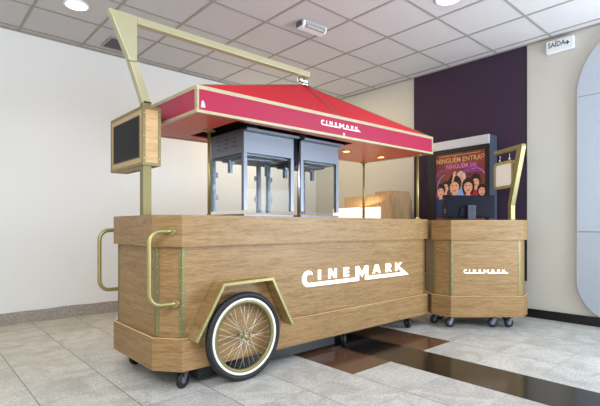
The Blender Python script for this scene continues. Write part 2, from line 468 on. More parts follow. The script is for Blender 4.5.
t = thing('emergency_light', 'white twin emergency light unit mounted on the ceiling', 'emergency light', (3.215, 3.40, H), R(-4))
MB().prism([(-.075, 0), (.075, 0), (.068, -.045), (.03, -.065), (-.045, -.065), (-.07, -.04)], -.16, .16, 'x', bev=.006).build('housing', 'white', t)
lens = MB()
lens.prism([(-.074, -.012), (-.066, -.044), (-.048, -.06), (-.050, -.066), (-.080, -.046), (-.082, -.012)], -.13, .13, 'x')
lens.build('lens', plain('smoked_lens', (150, 150, 152), rough=.15), t)
ld = MB()
for k in range(9): ld.box(-.10 + k * .024, -.088 + k * .024, -.079, -.0755, -.058, -.050)
ld.build('diode_row', plain('yellowish_diodes', (220, 225, 180), rough=.3, emit=.3), t)
MB().box(-.166, -.1601, -.05, .05, -.05, -.004).build('end_cap', 'steel_dark', t)

t = thing('exit_sign', 'white SAÍDA sign with arrow high on the cream wall', 'exit sign', (XW - .002, 1.705, 3.065))
MB().box(-.055, 0, -.135, .14, -.068, .066, bev=.006).build('housing', 'white', t)
green = plain('dark_green_print', (52, 84, 76), rough=.5)
text_obj('lettering', 'SAÍDA', .078, green, t, (-.0557, .032, .012), (R(90), 0, R(-90)), sx=.8, bold=.0012)
ar = MB(); ar.prism([(-.048, .008), (-.070, .008), (-.070, -.004), (-.048, -.004)], -.0566, -.0556, 'x')
ar.prism([(-.070, .030), (-.098, .002), (-.070, -.026)], -.0566, -.0556, 'x')
ar.build('arrow', green, t)

# ------------------------------------------------------------------ CINEMARK lettering, traced in its own flat units
# coordinates: x 0..1 over the width, y 0..~.22 up
def logo_shapes():
    S = []
    def st(*p): S.append(list(p))
    cx, cy = .050, .0445
    arc = [(cx + .044 * math.cos(R(t)), cy + .0445 * math.sin(R(t))) for t in range(40, 271, 15)]
    arcin = [(cx + .012 + .028 * math.cos(R(t)), cy + .0005 + .0245 * math.sin(R(t))) for t in range(265, 44, -20)]
    st(*(arc + arcin))
    st((cx, .0), (.4785, .0), (.4785, .021), (cx, .021))
    h0, h1 = .0335, .0885
    def bar(x0, x1): st((x0, h0), (x1, h0), (x1, h1), (x0, h1))
    def diag(x0, x1, x2, x3, a=h0, b=h1): st((x0, a), (x1, a), (x3, b), (x2, b))
    bar(.127, .149)
    bar(.210, .228); bar(.261, .279); diag(.256, .279, .210, .233)
    bar(.339, .359)
    for z in (h0, h0 + .021, h1 - .012): st((.355, z), (.387, z), (.387, z + .012), (.355, z + .012))
    st((.450, .0), (.4785, .0), (.4785, .0885), (.447, .0885))
    st((.5405, .0), (.566, .0), (.566, .0885), (.5405, .0885))
    st((.450, .0885), (.479, .0885), (.5075, .047), (.5075, .019)); st((.5075, .019), (.5075, .047), (.536, .0885), (.566, .0885))
    st((.5405, .0), (1.006, .0), (.955, .021), (.5405, .021))
    diag(.612, .632, .639, .656); diag(.672, .692, .650, .667)
    st((.628, h0 + .012), (.676, h0 + .012), (.671, h0 + .024), (.633, h0 + .024))
    bar(.748, .767); st((.765, h1), (.790, h1), (.804, h1 - .008), (.804, h1 - .012), (.765, h1 - .012)); st((.788, h1 - .004), (.806, h1 - .010), (.806, h1 - .024), (.788, h1 - .030))
    st((.765, h1 - .034), (.790, h1 - .034), (.805, h1 - .024), (.765, h1 - .023)); diag(.790, .812, .768, .788, h0, h1 - .032)
    bar(.853, .871); diag(.870, .884, .905, .928, h0 + .026, h1)
    st((.868, .062), (.890, .066), (1.006, .0), (.955, .0))
    return S
def logo(parent, width, loc, mat, depth=.004, rz=0, name='cinema_logo', tall=1.0, shear=0.0):
    m = MB()
    for k, s in enumerate(logo_shapes()):
        d = depth + k * 1e-5
        m.prism([((x - .5) * width, y * width * tall + (x - .5) * width * shear) for x, y in s], -d, .0, 'y')
    o = m.build(name, mat, parent); o.location = loc; o.rotation_euler = (0, 0, rz)
    return o

# ------------------------------------------------------------------ casters
def caster(parent, x, y, top, ang=0, r=.05, name='caster'):
    c = MB()
    c.box(-.035, .035, -.03, .03, top - .006, top)
    c.cyl((0, 0, top - .006), (0, 0, top - .02), .022)
    for s in (-1, 1):
        c.prism([(-.022, top - .018), (.022, top - .018), (-.012, r - .012), (-.034, r - .006)], s * .018 - .0015, s * .018 + .0015, 'y')
    c.box(-.022, .022, -.0195, .0195, top - .022, top - .018)
    c.cyl((-.022, -.021, r), (-.022, .021, r), .007, 10)
    f = c.build(name, 'steel', parent); f.location = (x, y, 0); f.rotation_euler = (0, 0, ang)
    wv = MB(); wv.lathe([(r * .6, -.014), (r * .93, -.0145), (r, -.009), (r, .009), (r * .93, .0145), (r * .6, .014)], (-.022, 0, r), 'y', 28)
    wv.build('caster_wheel', 'rubber', f)
    hb = MB(); hb.lathe([(r * .4, -.0155), (r * .45, -.0145), (r * .45, .0145), (r * .4, .0155)], (-.022, 0, r), 'y', 20)
    hb.build('wheel_hub', 'steel', f)
    return f

# ------------------------------------------------------------------ popcorn cart
CX, CY = 2.7, 3.07
cart = thing('popcorn_cart', 'long oak popcorn cart with a red canopy, brass handles and a spoked wheel', 'cart', (CX, CY, 0))
foot = [(1.312, 2.58), (4.148, 2.58), (4.27, 2.742), (4.27, 3.438), (4.148, 3.60), (1.312, 3.60), (1.185, 3.438), (1.185, 2.742)]
foot = [(x - CX, y - CY) for x, y in foot]
body_p = inset(foot, .032)
MB().prism(foot, .13, .340, bev=.002).build('base', 'wood', cart)
MB().prism(body_p, .340, .927).build('body', 'wood', cart)
MB().prism(foot, .927, 1.132, bev=.002).build('countertop', 'wood', cart)
MB().ring(inset(foot, .003), inset(foot, .006), .3395, .3408).build('ledge_light', 'ledge', cart)
MB().ring(inset(foot, .012), inset(foot, .020), .9262, .9275).build('strip_light', 'led', cart)
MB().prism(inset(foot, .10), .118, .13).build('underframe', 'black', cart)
MB().prism(inset(foot, .21), .045, .118).build('under_cart_shade_box', 'black', cart)  # added black box that deepens the shade under the cart
MB().box(1.47 - CX, 2.80 - CX, 2.665 - CY, 2.80 - CY, .03, .1175).build('wheel_shade_box', 'black', cart)  # added black box standing in for deep shade behind the spoked wheel
def trim_strips(parent, poly, idx, z0, z1, wd=.022):
    """flat brass strips on the body corners; idx: (corner, side) side -1 = on the edge before it, 1 = after"""
    n = len(poly)
    for c, sd in idx:
        p = Vector(poly[c]); q = Vector(poly[(c + sd) % n]); d = (q - p).normalized()
        nn = Vector((d.y, -d.x)) * sd
        a_ = p + nn * .003; e = p + d * wd + nn * .003
        m = MB(); quadp = [tuple(p), tuple(a_ + Vector((0, 0)) - d * .001), tuple(e), tuple(p + d * wd)]
        if sd < 0: quadp = quadp[::-1]
        m.prism(quadp, z0, z1)
        o = m.build('corner_trim', 'gold', parent)
        if (c, sd) in ((0, 1), (0, -1), (7, 1)) :
            screws(o, [(p.x + d.x * wd * .5 + nn.x * .0035, p.y + d.y * wd * .5 + nn.y * .0035, z0 + (z1 - z0) * (k + .5) / 7) for k in range(7)], r=.0022)
trim_strips(cart, body_p, [(7, -1), (7, 1), (0, -1), (0, 1), (1, -1), (6, 1), (2, 1), (4, 1), (5, -1)], .343, .917)

# handles: brass tube loops at the two corners of the left end
def handle(ysign):
    mx = 1.278 - CX; my = (2.630 if ysign > 0 else 3.55) - CY
    xo = 1.118 - CX; z1, z0 = 1.028, .565
    if ysign < 0: z1 += .0
    pts = [(mx + .0, my, z1), (mx - .045, my, z1)]
    rc = .075
    for k in range(1, 9):
        t = k / 8 * math.pi / 2; pts.append((xo + rc - rc * math.sin(t), my, z1 - rc + rc * math.cos(t)))
    for k in range(9):
        t = k / 8 * math.pi / 2; pts.append((xo + rc - rc * math.cos(t), my, z0 + rc - rc * math.sin(t)))
    pts += [(mx - .02, my, z0), (mx + .045, my, z0)]
    h = MB(); h.tube(pts, .0145, 16)
    o = h.build('handle', 'gold_sat', cart)
    n = Vector((-.162, -.122, 0)).normalized() if ysign > 0 else Vector((-.162, .122, 0)).normalized()
    for (px, pz) in ((mx - .008, z1), (mx + .014, z0)):
        f = MB(); c = Vector((px, my, pz)); f.cyl(c - n * .012, c + n * .012, .027, 24)
        f.build('mounting_flange', 'gold_sat', o)
handle(1); handle(-1)

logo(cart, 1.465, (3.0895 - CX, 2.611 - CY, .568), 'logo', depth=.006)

# wheel arch: a bent oak strip with brass edging
ao = [(1.352, .336), (1.556, .682), (1.968, .690), (2.160, .332)]
def offs(poly, d):
    out = []; n = len(poly)
    for i, p in enumerate(poly):
        p = Vector(p)
        if i == 0: t = (Vector(poly[1]) - p).normalized(); nn = Vector((t.y, -t.x)); out.append(p + nn * d)
        elif i == n - 1: t = (p - Vector(poly[-2])).normalized(); nn = Vector((t.y, -t.x)); out.append(p + nn * d)
        else:
            t1 = (p - Vector(poly[i - 1])).normalized(); t2 = (Vector(poly[i + 1]) - p).normalized()
            n1 = Vector((t1.y, -t1.x)); n2 = Vector((t2.y, -t2.x)); b = (n1 + n2).normalized(); out.append(p + b * d / b.dot(n1))
    return [tuple(v) for v in out]
def strip(poly, d0, d1, y0, y1, mat, name, parent):
    A = offs(poly, d0); B = offs(poly, d1); m = MB()
    for i in range(len(poly) - 1):
        m.prism([(x - CX, z) for x, z in (A[i], A[i + 1], B[i + 1], B[i])], y0 - CY, y1 - CY, 'y')
    return m.build(name, mat, parent)
arch = strip(ao, 0, .016, 2.478, 2.612, 'wood', 'wheel_arch', cart)
strip(ao, -.002, .017, 2.474, 2.486, 'gold_sat', 'edge_trim', arch)
strip(ao, -.0025, .003, 2.486, 2.494, 'gold_sat', 'edge_trim', arch)
strip(ao, -.0025, .001, 2.592, 2.609, 'gold_sat', 'edge_trim', arch)
e = MB()
for (xa, za) in (ao[0], ao[3]):
    pass
s = []
for i in range(3):
    for k in range(4):
        f = (k + .5) / 4; x = ao[i][0] + (ao[i + 1][0] - ao[i][0]) * f; z = ao[i][1] + (ao[i + 1][1] - ao[i][1]) * f
        t = (Vector(ao[i + 1]) - Vector(ao[i])).normalized(); nn = Vector((t.y, -t.x)) * .01
        s.append((x + nn.x * .7 - CX, 2.4735 - CY, z + nn.y * .7))
        s.append((x - nn.x * .3 - CX, 2.600 - CY, z - nn.y * .3))
screws(arch, s)

MB().prism([(x - CX, z) for x, z in ((1.375, .325), (1.566, .668), (1.958, .674), (2.137, .325))], 2.581 - CY, 2.6115 - CY, 'y').build('wheel_well_panel', 'wood', cart)

# spoked wheel
WX, WY, WZ, WR = 1.745 - CX, 2.512 - CY, .304, .304
tyre = MB(); tyre.tube([(WX + (WR - .0225) * math.cos(t), WY, WZ + (WR - .0225) * math.sin(t)) for t in [2 * math.pi * k / 72 for k in range(72)]], .0225, 16, closed=True)
tyre = tyre.build('tyre', 'rubber', cart)
tyre['label'] = 'black rubber tyre with a white wall'
ww = MB(); ww.lathe([(.256, -.012), (.262, -.018), (.274, -.0165), (.276, -.010)], (WX, WY, WZ), 'y', 72)
# open centre: build as a ring instead
ww.bm.free(); ww = MB()
def lring(m, prof, c, n=72):
    rings = []
    for r, h in prof: rings.append([m.bm.verts.new((c[0] + r * math.cos(2 * math.pi * k / n), c[1] + h, c[2] + r * math.sin(2 * math.pi * k / n))) for k in range(n)])
    fs = []
    for i in range(len(rings)):
        A = rings[i]; B = rings[(i + 1) % len(rings)]
        fs += [m.bm.faces.new((A[k], A[(k + 1) % n], B[(k + 1) % n], B[k])) for k in range(n)]
    m._fin(fs, True); return m
lring(ww, [(.245, -.014), (.248, -.019), (.256, -.0205), (.262, -.018), (.262, .0), (.246, .0)], (WX, WY, WZ))
ww.build('white_wall', 'whitewall', tyre)
rim = MB(); lring(rim, [(.224, -.012), (.242, -.0165), (.250, -.008), (.250, .010), (.240, .0145), (.224, .012)], (WX, WY, WZ))
rim = rim.build('rim', 'gold', cart)
hub = MB(); hub.lathe([(.008, -.040), (.010, -.034), (.024, -.032), (.024, -.027), (.013, -.024), (.013, .024), (.024, .027), (.024, .032), (.010, .034), (.010, .075)], (WX, WY, WZ), 'y', 24)
hub = hub.build('hub', 'gold_sat', cart)
for k in range(32):
    sp = MB(); side = -1 if k % 2 else 1
    t = 2 * math.pi * k / 32; ht = t + (R(72) if (k // 2) % 2 else -R(72))
    sp.tube([(WX + .022 * math.cos(ht), WY + side * .029, WZ + .022 * math.sin(ht)), (WX + .226 * math.cos(t), WY, WZ + .226 * math.sin(t))], .0011, 5)
    sp.build('spoke', 'screw', rim)

for (x, y, an) in ((1.375, 2.672, .5), (1.345, 3.37, .3), (2.92, 2.672, .9), (3.915, 2.69, 1.1), (2.88, 3.44, .4), (4.05, 3.40, 2.0)):
    caster(cart, x - CX, y - CY, .118, an, r=.055)

# canopy: four corners measured, slightly out of square with the cart
ZB, ZT, ZA = 1.812, 1.988, 2.372
q = [(1.43, 2.61), (4.11, 2.50), (4.09, 3.42), (1.415, 3.57)]
q = [(x - CX, y - CY) for x, y in q]
can = MB(); qi = inset(q, .012)
hole = [(1.78 - CX, 2.66 - CY), (3.06 - CX, 2.66 - CY), (3.06 - CX, 3.36 - CY), (1.78 - CX, 3.36 - CY)]
can.ring(qi, hole, ZB + .002, ZB + .012)
canopy = can.build('canopy', 'soffit', cart)
MB().ring(q, inset(q, .012), ZB + .012, ZT - .01).build('fascia', 'red', canopy)
# box of dark lining above the machines
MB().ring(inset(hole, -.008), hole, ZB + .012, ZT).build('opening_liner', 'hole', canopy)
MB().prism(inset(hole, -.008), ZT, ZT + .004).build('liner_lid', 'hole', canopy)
apx = (2.765 - CX, 3.03 - CY, ZA)
rf = MB(); top4 = [(x, y, ZT) for x, y in inset(q, .008)]
for i in range(4):
    rf.quad(top4[i], top4[(i + 1) % 4], apx)
rf.build('roof', 'red_roof', canopy)
tr = MB()
qo = inset(q, -.003); qo2 = inset(q, .004)
qb = inset(q, .022)
tr.ring(qo, inset(q, .024), ZT - .022, ZT + .003)
tr.ring(qo, inset(q, .022), ZB - .001, ZB + .018)
for i in range(4):
    x, y = qo[i]
    d1 = (Vector(qo[i - 1]) - Vector(qo[i])).normalized(); d2 = (Vector(qo[(i + 1) % 4]) - Vector(qo[i])).normalized()
    for d in (d1, d2):
        p = Vector((x, y)); nn = -(d1 + d2 - d) * .0
        oth = d2 if d is d1 else d1
        tr.prism([tuple(p), tuple(p + d * .02), tuple(p + d * .02 + oth * .006), tuple(p + oth * .006)], ZB + .018, ZT - .022)
tr.build('edge_trim', 'trim_pale', canopy)
sw = []
for i in (3, 0):
    A_ = Vector(qo[i]); B_ = Vector(qo[(i + 1) % 4]); n = 14 if i == 0 else 5
    nn = (B_ - A_).normalized(); nn = Vector((nn.y, -nn.x)) * .001
    for k in range(n):
        p = A_.lerp(B_, (k + .5) / n) + nn
        sw += [(p.x, p.y, ZT - .009), (p.x, p.y, ZB + .009)]
for z in (1.85, 1.90, 1.95): sw += [(qo[0][0] + .01, qo[0][1] - .0015, z)]
screws(canopy, sw, 'steel_dark')
seam = MB()
fm = ((top4[0][0] + top4[1][0]) / 2, (top4[0][1] + top4[1][1]) / 2, ZT)
up = Vector((0, 0, .003))
for e_ in [fm] + top4:
    seam.tube([Vector(apx) + up, Vector(e_) + up], .0035, 6)
seam.build('roof_seam', 'gold', canopy)
cd = (Vector(q[1]) - Vector(q[0])); cang = math.atan2(cd.y, cd.x)
fmid = Vector(q[0]).lerp(Vector(q[1]), .503)
f0 = Vector(q[0]).lerp(Vector(q[1]), .499)
lg = logo(canopy, .475, (f0.x, f0.y - .001, 1.889), 'logo_red', depth=.0015, rz=cang)
st = MB(); st.box(-.012, .012, -.004, 0, -.012, .012); st = st.build('sticker', plain('grey_sticker', (190, 180, 200), rough=.5), canopy); st.location = (f0.x + .03, f0.y - .001, 1.845); st.rotation_euler = (0, 0, cang)
st = MB(); st.prism([(-.016, -.024), (.018, -.020), (.012, .006), (.006, .022), (-.008, .024), (-.014, .004)], -.004, 0, 'y'); st = st.build('sticker', plain('white_sticker', (190, 180, 196), rough=.5), canopy, 'torn white sticker'); st.location = (q[0][0] + .046, q[0][1] - .0025, 1.868); st.rotation_euler = (0, 0, cang)
for (x, y) in ((3.30, 2.98), (3.86, 2.98)):
    dl = MB(); dl.lathe([(.045, ZB + .002), (.045, ZB - .003), (.036, ZB - .004), (.036, ZB + .002)], (x - CX, y - CY, 0), n=24)
    dl = dl.build('downlight', 'gold', canopy)
    MB().lathe([(.034, ZB - .0045), (.030, ZB - .006)], (x - CX, y - CY, 0), n=20).build('bulb', 'spot', dl)
    l = bpy.data.lights.new('canopy_spot', 'SPOT'); l.energy = 9; l.spot_size = R(110); l.spot_blend = .6; l.shadow_soft_size = .03; l.color = (1, .78, .5)
    o = bpy.data.objects.new('canopy_spot', l); COL.objects.link(o); o.parent = cart; o.location = (x - CX, y - CY, ZB - .03)
for (x, y) in ((4.06, 2.65), (4.055, 3.385), (1.793, 3.07)):
    p = MB(); p.cyl((x - CX, y - CY, 1.132), (x - CX, y - CY, ZB + .002), .014 if x > 2 else .0125, 16)
    p = p.build('canopy_post', 'gold_sat', cart)
    f = MB(); f.lathe([(.034, 1.132), (.034, 1.138), (.018, 1.144), (.018, 1.155)], (x - CX, y - CY, 0)); f.build('flange', 'gold_sat', p)
    f = MB(); f.lathe([(.018, ZB - .014), (.024, ZB - .008), (.05, ZB - .003), (.05, ZB + .002)], (x - CX, y - CY, 0))
    f.build('flange', 'gold_sat', p)

# mast and crane arm
MY0, MY1 = 2.995 - CY, 3.055 - CY
mast = MB()
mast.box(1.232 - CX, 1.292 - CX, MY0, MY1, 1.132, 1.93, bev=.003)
mast = mast.build('mast', 'gold', cart)  # same metal as the limb above; its dimmer look is put into a darker colour
lb = MB(); lb.prism([(x - CX, z) for x, z in ((1.232, 1.915), (1.292, 1.915), (1.193, 2.182), (1.140, 2.182))], MY0, MY1, 'y', bev=.002)
lb.build('bent_limb', 'gold_highlit', mast)
gs = MB(); gs.prism([(x - CX, z) for x, z in ((1.140, 2.186), (1.190, 2.186), (1.190, 2.498), (1.003, 2.498))], MY0, MY1, 'y', bev=.002)
gs.build('gusset', 'gold_highlit', mast)
MB().box(1.192 - CX, 2.82 - CX, MY0, MY1, 2.448, 2.498, bev=.002).build('crane_arm', 'gold_highlit', mast)
hg = MB()
for dx in (-.035, .02): hg.lathe([(.02, 2.385), (.03, 2.39), (.03, 2.43), (.02, 2.435)], (2.765 - CX + dx, 3.028 - CY, 0), n=16)
hg.cyl((2.765 - CX, 3.028 - CY, 2.36), (2.765 - CX, 3.028 - CY, 2.45), .012)
hg.lathe([(.06, 2.355), (.05, 2.372), (.02, 2.385)], (2.765 - CX, 3.028 - CY, 0))
hg.build('hanger', 'chrome', mast)

# display box on the mast
bx0, bx1, by0, by1, bz0, bz1 = 1.222 - CX, 1.354 - CX, 2.98 - CY, 3.61 - CY, 1.482, 1.893
db = MB(); db.box(bx0 + .004, bx1 - .004, by0 + .004, by1 - .004, bz0 + .004, bz1 - .004); db = db.build('display_box', 'wood_light', cart)
fr = MB(); k = .020
def frame_edges(m, a, b, c, d, e, f, k):
    for x in (a, b):
        for y in (c, d):
            m.box(x - (k if x == b else 0), x + (k if x == a else 0), y - (k if y == d else 0), y + (k if y == c else 0), e, f)
    for x in (a, b):
        for z in (e, f):
            m.box(x - (k if x == b else 0), x + (k if x == a else 0), c + k, d - k, z - (k if z == f else 0), z + (k if z == e else 0))
    for y in (c, d):
        for z in (e, f):
            m.box(a + k, b - k, y - (k if y == d else 0), y + (k if y == c else 0), z - (k if z == f else 0), z + (k if z == e else 0))
frame_edges(fr, bx0, bx1, by0, by1, bz0, bz1, k)
fr.build('edge_trim', 'gold', db)
def rect(dy, d0, d1): return [(by0 + dy, bz0 + d0), (by1 - dy, bz0 + d0), (by1 - dy, bz1 - d1), (by0 + dy, bz1 - d1)]
MB().prism(rect(.072, .066, .066), bx0 + .001, bx0 + .006, 'x').build('screen', 'screenblack', db, 'matt black screen, switched off')
MB().ring(rect(.064, .058, .058), rect(.072, .066, .066), bx0 - .001, bx0 + .006, 'x').build('screen_bezel', 'black', db)
s = []
for f in (.12, .5, .88):
    z = bz0 + (bz1 - bz0) * f
    s += [(bx0 + .01, by0 - .001, z), (bx1 - .01, by0 - .001, z)]
    y = by0 + (by1 - by0) * f
    s += [(bx0 - .001, y, bz0 + .01), (bx0 + .01, y, bz0 - .001)]
screws(db, s)

# ------------------------------------------------------------------ popcorn machines
def machine(x0, x1, label):
    W2, D = (x1 - x0) / 2, .49
    xm, ym, z0 = (x0 + x1) / 2, 2.80 + D / 2, 1.1335
    t = thing('popcorn_machine', label, 'popcorn machine', (xm, ym, z0), group=None)
    hh = 1.627 - z0; ht = 1.79 - z0; d = D / 2
    MB().box(-W2, W2, -d, d, 0, .022, bev=.003).build('tray', 'steel', t)
    hd = MB(); hd.box(-W2, W2, -d, d, hh, ht, bev=.003)
    hd.box(-W2 + .03, W2 - .03, -d + .03, d - .03, hh - .015, hh)
    hd = hd.build('header', 'steel', t)
    sl = MB()
    for i in range(3):
        for j in range(3):
            y = -.12 + i * .12 - .0; z = hh + .062 + j * .032
            for xx in (-W2 - .001, W2 + .001): sl.box(xx - .001, xx + .001, y - .024, y + .024, z - .003, z + .003)
    sl.build('vent_slots', 'black', hd)
    MB().box(-W2 - .01, W2 + .015, -d - .06, d, ht, ht + .02, bev=.003).build('top_plate', 'steel_dark', t)
    MB().cyl((0, .05, ht + .02), (0, .05, 1.96 - z0), .07).build('flue', 'steel_dark', t)
    p = .032
    for sx in (-1, 1):
        for sy in (-1, 1):
            MB().box(*(sorted((sx * W2, sx * (W2 - p)))), *(sorted((sy * d, sy * (d - p)))), .05, hh).build('corner_post', 'steel', t)
    hi = MB()
    for sx in (-1, 1):
        for z in (.17, .36): MB.box(hi, *(sorted((sx * (W2 - p), sx * (W2 - p - .028)))), d - .022, d - .008, z - .022, z + .022)
    hi.build('hinges', 'steel_dark', t)
    MB().box(-W2 + p, W2 - p, -d + .006, -d + .010, .05, hh).build('front_glass', 'glass', t)
    for sx in (-1, 1):
        MB().box(*(sorted((sx * (W2 - .006), sx * (W2 - .010)))), -d + p, d - p, .05, hh).build('side_glass', 'glass', t)
    # kettle hanging from the header on its arm
    kt = MB(); kt.lathe([(.055, hh - .15), (.078, hh - .13), (.085, hh - .07), (.08, hh - .06), (.02, hh - .052), (.012, hh - .02)], (.02, .06, 0), n=28)
    kt = kt
    kt.bm.free()
    br = MB(); br.box(-W2 + .045, -W2 + .075, .02, .05, hh - .13, hh - .01); br.box(-W2 + .075, -W2 + .095, .02, .05, hh - .06, hh - .01)
    br.box(W2 - .085, W2 - .055, .02, .05, hh - .13, hh - .01); br.box(W2 - .105, W2 - .085, .02, .05, hh - .05, hh - .01)
    br.build('kettle_bracket', 'steel', t)
    MB().box(-W2 + .06, W2 - .06, -.12, .16, hh - .035, hh - .015, bev=.004).build('kettle_hood', 'steel_dark', t)
    return t
machine(1.937, 2.445, 'steel glass-sided popcorn machine with slotted header nearest the display screen')
m2 = machine(2.525, 2.995, 'steel glass-sided popcorn machine beside the back counter, right one of two')
cp = MB(); cp.cyl((-.249, -.232, 0.0), (-.249, -.232, .664), .0125, 16); cp.build('chrome_tube', 'chrome', m2)

# ------------------------------------------------------------------ ticket kiosk
w_ = Vector((math.cos(YAW), math.sin(YAW))); r_ = Vector((math.sin(YAW), -math.cos(YAW)))
def world_of(lat, dep): p = r_ * lat + w_ * dep; return (p.x, p.y)
KL, KD = 1.912, 4.505
kx, ky = world_of(KL, KD)
kiosk = thing('ticket_kiosk', 'small oak kiosk with chamfered corners on casters, against the purple panel', 'kiosk', (kx, ky, 0), YAW - R(90))
kf = [(-.369, 0), (.369, 0), (.495, .16), (.495, .50), (.369, .62), (-.369, .62), (-.520, .50), (-.520, .16)]
kb = inset(kf, .030)
MB().prism(kf, .13, .342, bev=.002).build('base', 'wood', kiosk)
MB().prism(kb, .342, .918).build('body', 'wood', kiosk)
MB().prism(kf, .918, 1.123, bev=.002).build('countertop', 'wood', kiosk)
MB().ring(inset(kf, .003), inset(kf, .006), .3415, .3428).build('ledge_light', 'ledge', kiosk)
MB().ring(inset(kf, .012), inset(kf, .020), .9172, .9185).build('strip_light', 'led', kiosk)
MB().prism(inset(kf, .09), .118, .13).build('underframe', 'black', kiosk)
trim_strips(kiosk, kb, [(0, -1), (0, 1), (1, -1), (7, 1), (2, -1), (7, -1)], .345, .908)
logo(kiosk, .465, (.000, .0295, .574), 'logo_kiosk', depth=.0015, tall=1.0)
for (u, d_, an) in ((-.32, .13, .35), (-.43, .32, .5), (.30, .13, .3), (.13, .12, -.1), (.42, .45, .4), (-.30, .52, .2)):
    caster(kiosk, u, d_, .118, an)
# little hanging sign on its own crane post, standing on the kiosk
q0 = Vector((2.326 - KL, 4.85 - KD)); dr = Vector((-.14, .99)).normalized()
def P3(t, z): p = q0 + dr * t; return (p.x, p.y, z)
gp = MB(); sdv = Vector((dr.y, -dr.x)) * .024
def gprism(m, pts, h=.024):
    sd = Vector((dr.y, -dr.x)) * h
    A = [m.bm.verts.new((q0.x + dr.x * t - sd.x, q0.y + dr.y * t - sd.y, z)) for t, z in pts]
    B = [m.bm.verts.new((q0.x + dr.x * t + sd.x, q0.y + dr.y * t + sd.y, z)) for t, z in pts]
    n = len(pts); m._fin([m.bm.faces.new(A[::-1]), m.bm.faces.new(B)] + [m.bm.faces.new((A[i], A[(i + 1) % n], B[(i + 1) % n], B[i])) for i in range(n)])
    return m
gprism(gp, [(-.028, 1.123), (.028, 1.123), (.028, 1.29), (-.028, 1.29)])
post = gp.build('sign_post', 'gold', kiosk)
gprism(MB(), [(-.028, 1.292), (.028, 1.292), (-.125, 1.885), (-.215, 1.928), (-.215, 1.90)]).build('bent_limb', 'gold', post)
gprism(MB(), [(-.19, 1.886), (.30, 1.886), (.30, 1.928), (-.21, 1.928)]).build('sign_arm', 'gold', post)
MB().lathe([(.05, 1.123), (.05, 1.128), (.03, 1.132)], (q0.x, q0.y, 0)).build('foot_plate', 'chrome', post)
def rrect(cx, cy, hw, hh, r, n=6):
    out = []
    for (sx, sy, a0) in ((1, -1, -90), (1, 1, 0), (-1, 1, 90), (-1, -1, 180)):
        for k in range(n + 1):
            t = R(a0 + 90 * k / n); out.append((cx + sx * (hw - r) + r * math.cos(t), cy + sy * (hh - r) + r * math.sin(t)))
    return out
sc_ = .125; sz = 1.635
hs = bpy.data.objects.new('hanging_sign', None)
outer = rrect(0, 0, .180, .152, .05); inner = rrect(0, 0, .150, .122, .035)
hsm = MB().ring(outer, inner, -.022, .022, 'y').build('hanging_sign', 'gold_sat', kiosk)
pc = q0 + dr * sc_
hsm.location = (pc.x, pc.y, sz); hsm.rotation_euler = (0, 0, math.atan2(dr.y, dr.x))
MB().prism(inner, -.014, .014, 'y').build('sign_face', plain('white_sign_face', (226, 222, 216), rough=.4, emit=.12), hsm, 'blank white face')
for s_ in (-.09, .09):
    hk = MB(); hk.tube([(s_ + .010 * math.sin(a_), 0, .172 + .022 * math.cos(a_)) for a_ in [2 * math.pi * i_ / 14 for i_ in range(14)]], .003, 6, closed=True)
    hk.tube([(s_, 0, .19), (s_, 0, .251)], .003, 6)
    hk.build('hook', 'chrome', hsm)

# monitor seen from behind
mon = thing('computer_monitor', 'black computer monitor seen from behind on the small oak kiosk', 'monitor', (*world_of(1.872, 4.85), 1.1245), YAW - R(90) + R(2))
M['navy'] = plain('dark_blue_black_plastic', (20, 23, 34), rough=.35, spec=.07)
MB().box(-.272, .272, .0, .022, .028, .275, bev=.006).build('display_frame', 'navy', mon)
MB().box(-.262, .262, .0222, .0235, .038, .265).build('screen', 'screenblack', mon)
MB().prism([(-.13, .04), (.13, .04), (.11, .15), (-.11, .15)], -.014, 0, 'y', bev=.006).build('rear_housing', 'navy', mon)
M['greyp'] = plain('grey_metallic_plastic', (74, 76, 90), rough=.5, spec=.2)
sd_ = MB(); sd_.box(-.045, .045, -.050, -.0225, .006, .165, bev=.006); sd_ = sd_.build('stand', 'greyp', mon, 'grey stand column')
MB().box(-.12, .12, -.10, .10, 0, .006, bev=.002).build('foot', 'greyp', mon)
lr = MB(); lring(lr, [(.022, -.001), (.026, -.001), (.026, .001), (.022, .001)], (0, -.051, .115), 28); lr.build('logo_ring', 'black', sd_)
text_obj('lettering', 'DELL', .018, 'black', sd_, (0, -.0508, .115), bold=.0005)

# ------------------------------------------------------------------ movie poster lightbox
Rx, Ry = 5.150, 2.388; ang = R(86); Wt = .86
lx, ly = Rx + math.cos(ang) * Wt / 2, Ry + math.sin(ang) * Wt / 2
DPT = .19
pb = thing('poster_lightbox', 'free-standing black framed movie poster case behind the computer monitor', 'poster display', (lx, ly, 0), ang + math.pi)
hwd = Wt / 2; TZ = 2.155
M['case'] = plain('blue_grey_case', (72, 78, 94), rough=.4, metal=.3)
M['silver'] = plain('silver_header', (200, 204, 212), rough=.35, metal=.35)
M['bframe'] = plain('black_frame', (26, 22, 22), rough=.35)
MB().box(-hwd, hwd, .022, DPT, 0, TZ, bev=.004).build('case', 'case', pb)
MB().box(-hwd, hwd, .004, .0215, 2.045, TZ, bev=.002).build('header', 'silver', pb, 'silver header strip')
FI = (-hwd + .125, hwd - .050, .42, 1.985)
MB().ring([(-hwd, 0.02), (hwd, 0.02), (hwd, 2.043), (-hwd, 2.043)], [(FI[0], FI[2]), (FI[1], FI[2]), (FI[1], FI[3]), (FI[0], FI[3])], 0, .0215, 'y').build('frame', 'bframe', pb)
